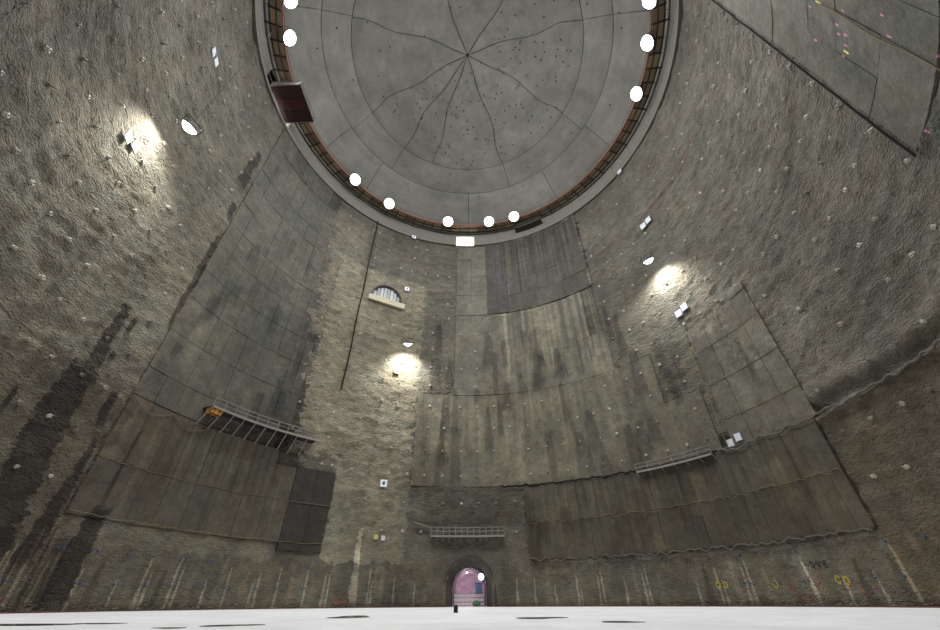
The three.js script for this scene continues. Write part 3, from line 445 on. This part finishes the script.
// three lamps hung on cables from the gallery ring, each throwing light on the wall behind it
for (const [px, py, where, turn] of [[190, 127, 'in front of the seepage stained wall', -34], [408, 343, 'below the arched niche', -14], [648, 260, 'over the brown bolted wall', 16]]) {
  const { th, y } = hit(px, py, 31.5), level = px < 300 ? 0.72 : 0.85;
  const g = thing('hanging_lamp', 'round flood lamp hung on a cable ' + where, 'lamp', pol(th, 31.5, y), -th * D2R, 'lamps hung on cables');
  mesh('cable', bar(V3(0, 0.4, 0), V3(0, 74.8 - y, -0.1), 0.025, 5), steelBlack, g);
  mesh('cable_clamp', new THREE.CylinderGeometry(0.08, 0.12, 0.3, 10).translate(0, 0.45, 0), steelDark, g);
  const hd = floodHead(g, 0.85); hd.rotation.order = 'YXZ'; hd.rotation.set(-60 * D2R, turn * D2R, 0); hd.position.set(0, 0, 0);
  spot(hd, HANG_TINT, HANG_CD * level, 70 * D2R, 0.85, 14, 0.75);
}
// lamp in the tunnel
{
  const g = thing('tunnel_lamp', 'round flood lamp fixed to the side of the arched tunnel', 'lamp', tp(1.65, 3.45, 1.3), -TUN.th * D2R);
  mesh('bracket', bar(V3(0, 0, -0.1), V3(0.95, 0.1, -0.1), 0.05), steelDark, g);
  const hd = floodHead(g, 0.42); hd.rotation.order = 'YXZ'; hd.rotation.set(-6 * D2R, Math.PI, 0);
  spot(hd, HANG_TINT, TUNNEL_CD, 50 * D2R, 0.8, 8, 0.2);
  const b = thing('tunnel_bulb', 'pink strip lamp along the crown of the arched tunnel', 'lamp', tp(-0.4, 4.15, 5.5), -TUN.th * D2R);
  mesh('tube', new THREE.CylinderGeometry(0.07, 0.07, 1.4, 12).rotateX(Math.PI / 2), new THREE.MeshStandardMaterial({ color: 0xffffff, emissive: new THREE.Color().setRGB(1, 0.82, 0.9), emissiveIntensity: 4 }), b); mesh('holder', box(0.2, 0.08, 1.5, 0, 0.12, 0), steelPale, b);
  for (const z of [0, 5]) { const l = new THREE.PointLight(new THREE.Color().setRGB(1, 0.88, 0.95), 16, 0, 2); l.position.set(0, -0.25, -z); l.castShadow = true; l.shadow.radius = 8; b.add(l); }
}

// ---------------------------------------------------------------- side galleries with railings
function gallery(name, label, t0, t1, y, rIn, n, strut, railY = 1.1) {
  const g = thing(name, label, 'balcony'); const st = (t1 - t0) / n;
  for (let i = 0; i < n; i++) mesh('deck_panel', sector(t0 + i * st + 0.03, t0 + (i + 1) * st - 0.03, rIn, 34.6, y - 0.08, y, 2), steelDark, g);
  mesh('edge_beam', sector(t0, t1, rIn - 0.08, rIn + 0.06, y - 0.2, y + 0.06, 14), steelPale, g);
  for (let i = 0; i <= n; i++) { const t = t0 + i * st; mesh('railing_post', flatBar(pol(t, rIn, y), pol(t, rIn, y + railY), 0.09, 0.09), steelPale, g); if (strut) mesh('strut', flatBar(pol(t, rIn + 0.05, y - 0.1), pol(t, 34.5, y - strut), 0.1, 0.1), steelPale, g); }
  for (const k of [1, 0.55]) mesh('hand_rail', sector(t0, t1, rIn - 0.04, rIn + 0.04, y + railY * k - 0.07, y + railY * k, 16), steelPale, g);
  return g;
}
{ const a = hit(213, 406.5, 32.6), b = hit(318, 439, 32.6); gallery('railed_balcony', 'long railed balcony on slanting struts below the grey panelled wall', a.th, b.th, (a.y + b.y) / 2, 32.6, 10, 2.2);
  const y = (a.y + b.y) / 2, c = thing('orange_crate', 'orange crate slung under the end of the long railed balcony', 'crate', pol(a.th + 1.3, 33.2, y - 0.84), -(a.th) * D2R);
  const om = new THREE.MeshStandardMaterial({ color: 0xb9781a, roughness: 0.6 }); mesh('body', box(1.3, 0.6, 1.0, 0, 0.35, 0), om, c); mesh('lid', box(1.36, 0.1, 1.06, 0, 0.68, 0), om, c); mesh('strap', [box(0.08, 0.72, 1.08, -0.35, 0.37, 0), box(0.08, 0.72, 1.08, 0.35, 0.37, 0)], steelDark, c); mesh('bearer', [box(1.3, 0.08, 0.1, 0, 0.02, 0.35), box(1.3, 0.08, 0.1, 0, 0.02, -0.35)], steelDark, c); }
gallery('railed_walkway', 'narrow railed walkway over the arched tunnel mouth', -9.9, 8.6, 8.3, 33.3, 12, 0.6);
gallery('railed_ledge', 'open railed ledge above the dark lower lining panels', 43.4, 61, 14.75, 33.4, 6, 0.7, 1.0);

// ---------------------------------------------------------------- pipes, hoses and ropes along the wall
const arc = (t0, t1, r, y, n, wig = 0, seed = 1) => Array.from({ length: n + 1 }, (_, i) => { const t = lerp(t0, t1, i / n); return pol(t, r, (typeof y === 'function' ? y(t) : y) + wig * perlin.noise(t * 0.7 + seed, seed * 3.3, 0)); });
const hoseMat = new THREE.MeshStandardMaterial({ color: 0x5a564e, roughness: 0.8, bumpMap: bumpRough, bumpScale: 0.02 }), ropeMat = new THREE.MeshStandardMaterial({ color: 0x7a6d48, roughness: 0.9 }), pipeMat = new THREE.MeshStandardMaterial({ color: 0x100f0e, roughness: 0.95 });
function line(name, label, category, geo, mat, group) { const m = new THREE.Mesh(geo, mat); m.name = numbered(name); m.castShadow = m.receiveShadow = true; m.userData = { label, category }; if (group) m.userData.group = group; scene.add(m); return m; }
const scallop = (p, a) => t => -a * Math.abs(Math.sin((t / p) * Math.PI));
line('rolled_sheet', 'rolled sheet edge hanging in scallops under the lower lining panels', 'sheet', tube(arc(14.2, 81, 33.9, t => 5.3 + scallop(4.45, 0.14)(t - 14.2), 240, 0.4), 0.08, 500, 7), hoseMat);
line('rolled_sheet', 'wavy sheet edge along the ledge above the brown wall', 'sheet', tube(arc(62, 126, 33.85, t => 14.75 + 0.5 * perlin.noise(t * 0.22, 1, 8), 220, 0.3, 2), 0.1, 420, 7), hoseMat);
line('rolled_sheet', 'dark sheet edge above the lower lining panels beside the tunnel', 'sheet', tube(arc(8, 43, 34.1, 15.1, 80, 0.3, 4), 0.13, 200, 7), pipeMat);
line('rolled_sheet', 'short drooping hose beside the railed walkway', 'hose', tube(arc(-14.5, -10, 33.85, t => 9.9 - (t + 14.5) * 0.14, 8), 0.24, 30, 7), hoseMat);
line('drain_pipe', 'long thin dark pipe running down beside the arched niche', 'pipe', tube(Array.from({ length: 20 }, (_, i) => pol(-38.3 + 0.12 * Math.sin(i * 0.9), 34.0, lerp(71.3, 28.5, i / 19))), 0.13, 60, 6), pipeMat);
line('drain_pipe', 'thick dark pipe between the bolted brown wall and the smooth panels', 'pipe', tube(Array.from({ length: 40 }, (_, i) => pol(119.25 + 0.25 * perlin.noise(i * 0.4, 3, 1), 34.2, lerp(71, 24, i / 39))), 0.085, 140, 7), pipeMat);
line('cable', 'thin cable along the stained rough wall beside the grey panels', 'cable', tube(arc(-128, -82, 34.05, 17.15, 60, 0.25, 7), 0.055, 160, 5), hoseMat);
line('rope', 'yellowish rope across the middle of the panels under the balcony', 'rope', tube(arc(-82, -35, 34.25, 11.4, 50, 0.2, 3), 0.025, 140, 5), ropeMat);
line('rope', 'yellowish rope low on the dark panels near the floor', 'rope', tube(arc(-82, -35, 34.12, t => 6.75 + Math.max(0, -44.5 - t) * 0.004, 50, 0.2, 9), 0.025, 140, 5), ropeMat);
line('rope', 'drooping rope at the top of the lower grey panels', 'rope', tube(arc(-82, -66, 34.1, t => 17.3 - 0.9 * Math.abs(Math.sin((t + 82) / 5.4 * Math.PI * 0.66)), 40), 0.06, 90, 5), hoseMat);
line('rope', 'yellow frayed rope across the middle of the lower lining panels', 'rope', tube(arc(15, 81, 33.95, 10, 130, 0.4, 5), 0.025, 300, 5), ropeMat);
for (const [y, a, b, d] of [[27.6, 64.3, 81.6, 'uppermost'], [22.8, 60.3, 81.6, 'middle'], [18.2, 64, 81.7, 'lowest']]) line('rope', d + ' of three straight yellow ropes across the tall panel patch', 'rope', tube(arc(a, b, 34.27, y, 20), 0.025, 50, 5), ropeMat);
line('rope', 'pinkish rope along the wall below the gallery ring', 'rope', tube(arc(43.8, 100, 34.0, t => 55.6 + 0.02 * (t - 44), 40, 0.3, 2), 0.06, 120, 5), new THREE.MeshStandardMaterial({ color: 0x8c6a58, roughness: 0.9 }));
line('rope', 'pale rope crossing the wall under the hung lamp', 'rope', tube(arc(53, 77, 34.0, t => 46.6 - (t - 53) * 0.16, 30, 0.2, 6), 0.05, 80, 5), hoseMat);
line('rope', 'upright yellow rope at the edge of the tall panel patch', 'rope', tube(Array.from({ length: 14 }, (_, i) => pol(64.6 - i * 0.04, 34.1, lerp(31, 15.4, i / 13))), 0.05, 40, 5), ropeMat);
line('rope', 'yellow rope on the smooth panels marked with pink dashes', 'rope', tube(Array.from({ length: 14 }, (_, i) => pol(130 + 0.2 * Math.sin(i), 34.15, lerp(36, 18, i / 13))), 0.035, 40, 5), ropeMat);

// small drain caps near the foot of the wall, in pairs (parts of the wall)
{ const g = new THREE.CylinderGeometry(0.075, 0.09, 0.24, 8); g.rotateX(Math.PI / 2); const bl = new THREE.MeshStandardMaterial({ color: 0x3a5080, roughness: 0.5 }), r = rngOf(61);
  for (let t = -118; t < 119; t += 4.75) for (const y of [4.3, 1.95]) for (const d of [-0.45, 0.45]) { const th = t + d + (r() - 0.5) * 0.2, k = r(); if (k > 0.75 || Math.abs(th) < 7.5) continue; const w = wallOf(th), m = mesh('drain_cap', g, bl, w.m); m.position.copy(pol(th, R - relief(th, y) - 0.06, y)); m.rotation.y = -th * D2R; } }

// ---------------------------------------------------------------- survey boards
const boardMat = new THREE.MeshStandardMaterial({ color: 0xc9cbd2, roughness: 0.55 }), frameMat = new THREE.MeshStandardMaterial({ color: 0xa8abb4, roughness: 0.5 });
const iconTex = (() => { const c = document.createElement('canvas'); c.width = c.height = 128; const x = c.getContext('2d'); x.fillStyle = '#eceef2'; x.fillRect(0, 0, 128, 128); x.fillStyle = '#3a4a8a'; x.beginPath(); x.arc(64, 56, 28, 0, Math.PI * 2); x.fill(); x.fillRect(44, 70, 40, 26); const t = new THREE.CanvasTexture(c); t.colorSpace = THREE.SRGBColorSpace; return t; })();
const iconMat = new THREE.MeshStandardMaterial({ map: iconTex, roughness: 0.6 });
function board(px, py, w, h, label, face = boardMat, stand = 0.22, group) {
  const r = R - stand, q = hit(px, py, r), g = thing('survey_board', label, 'board', pol(q.th, r, q.y), -q.th * D2R, group);
  mesh('frame', box(w + 0.1, h + 0.1, 0.06), frameMat, g); mesh('face', box(w, h, 0.03, 0, 0, 0.04), face, g); mesh('bracket', [box(0.06, 0.06, stand, -w * 0.3, h * 0.3, -stand / 2), box(0.06, 0.06, stand, w * 0.3, -h * 0.3, -stand / 2)], steelDark, g);
}
board(128.5, 137, 0.85, 1.0, 'white square board in the hung lamp glow, upper of a pair on the stained wall'); board(135.5, 146.5, 0.85, 1.0, 'white square board in the hung lamp glow, lower of a pair on the stained wall');
board(214, 52, 0.85, 1.0, 'white square board above the hung lamp, upper of a pair on the rock wall'); board(216.2, 62, 0.85, 1.0, 'white square board above the hung lamp, lower of a pair on the rock wall');
board(383.7, 483.3, 1.0, 1.0, 'white square board with a blue emblem low between dark panels and railed walkway', iconMat); board(397, 371, 0.85, 0.9, 'small white board in the glow of the lamp below the niche'); board(407, 289, 0.9, 0.95, 'white square board with a dark emblem beside the arched niche', iconMat);
board(730.5, 443, 0.72, 0.8, 'white board of a pair, the nearer to the railed ledge'); board(738, 437, 0.72, 0.8, 'white board of a pair, the farther from the railed ledge');
board(678.5, 313.5, 0.95, 1.0, 'white board lower of a pair beneath the lamp over the brown wall'); board(684, 307, 0.95, 1.0, 'white board upper of a pair beneath the lamp over the brown wall');
board(643, 226, 1.0, 1.1, 'white board lower of a pair above the lamp over the brown wall'); board(648, 220, 1.0, 1.1, 'white board upper of a pair above the lamp over the brown wall');
board(619.5, 171.5, 0.9, 0.9, 'small white board on the ring beam below the brown gallery', boardMat, 0.6); board(414, 237, 0.9, 0.9, 'small white board on the ring beam beside the lit square opening', iconMat, 0.6);
board(376, 537, 0.5, 0.5, 'tiny yellow plate low on the rough wall above a white drip streak', new THREE.MeshStandardMaterial({ color: 0xb8c03a, roughness: 0.6 })); board(383, 538, 0.5, 0.55, 'tiny white plate low on the rough wall above a white drip streak');

// small black case standing on the floor
{
  const g = thing('black_case', 'small black instrument case standing upright on the white floor', 'case', V3(-0.76, 0, 2.9), 0.2);
  mesh('body', box(0.22, 0.3, 0.16, 0, 0.16, 0), steelBlack, g); mesh('lid', box(0.23, 0.05, 0.17, 0, 0.33, 0), new THREE.MeshStandardMaterial({ color: 0x26262a, roughness: 0.4 }), g);
  mesh('handle', new THREE.TorusGeometry(0.05, 0.01, 6, 14, Math.PI).translate(0, 0.355, 0), steelDark, g); mesh('foot', [box(0.04, 0.02, 0.14, -0.08, 0.005, 0), box(0.04, 0.02, 0.14, 0.08, 0.005, 0)], steelDark, g);
}
renderer.render(scene, camera);
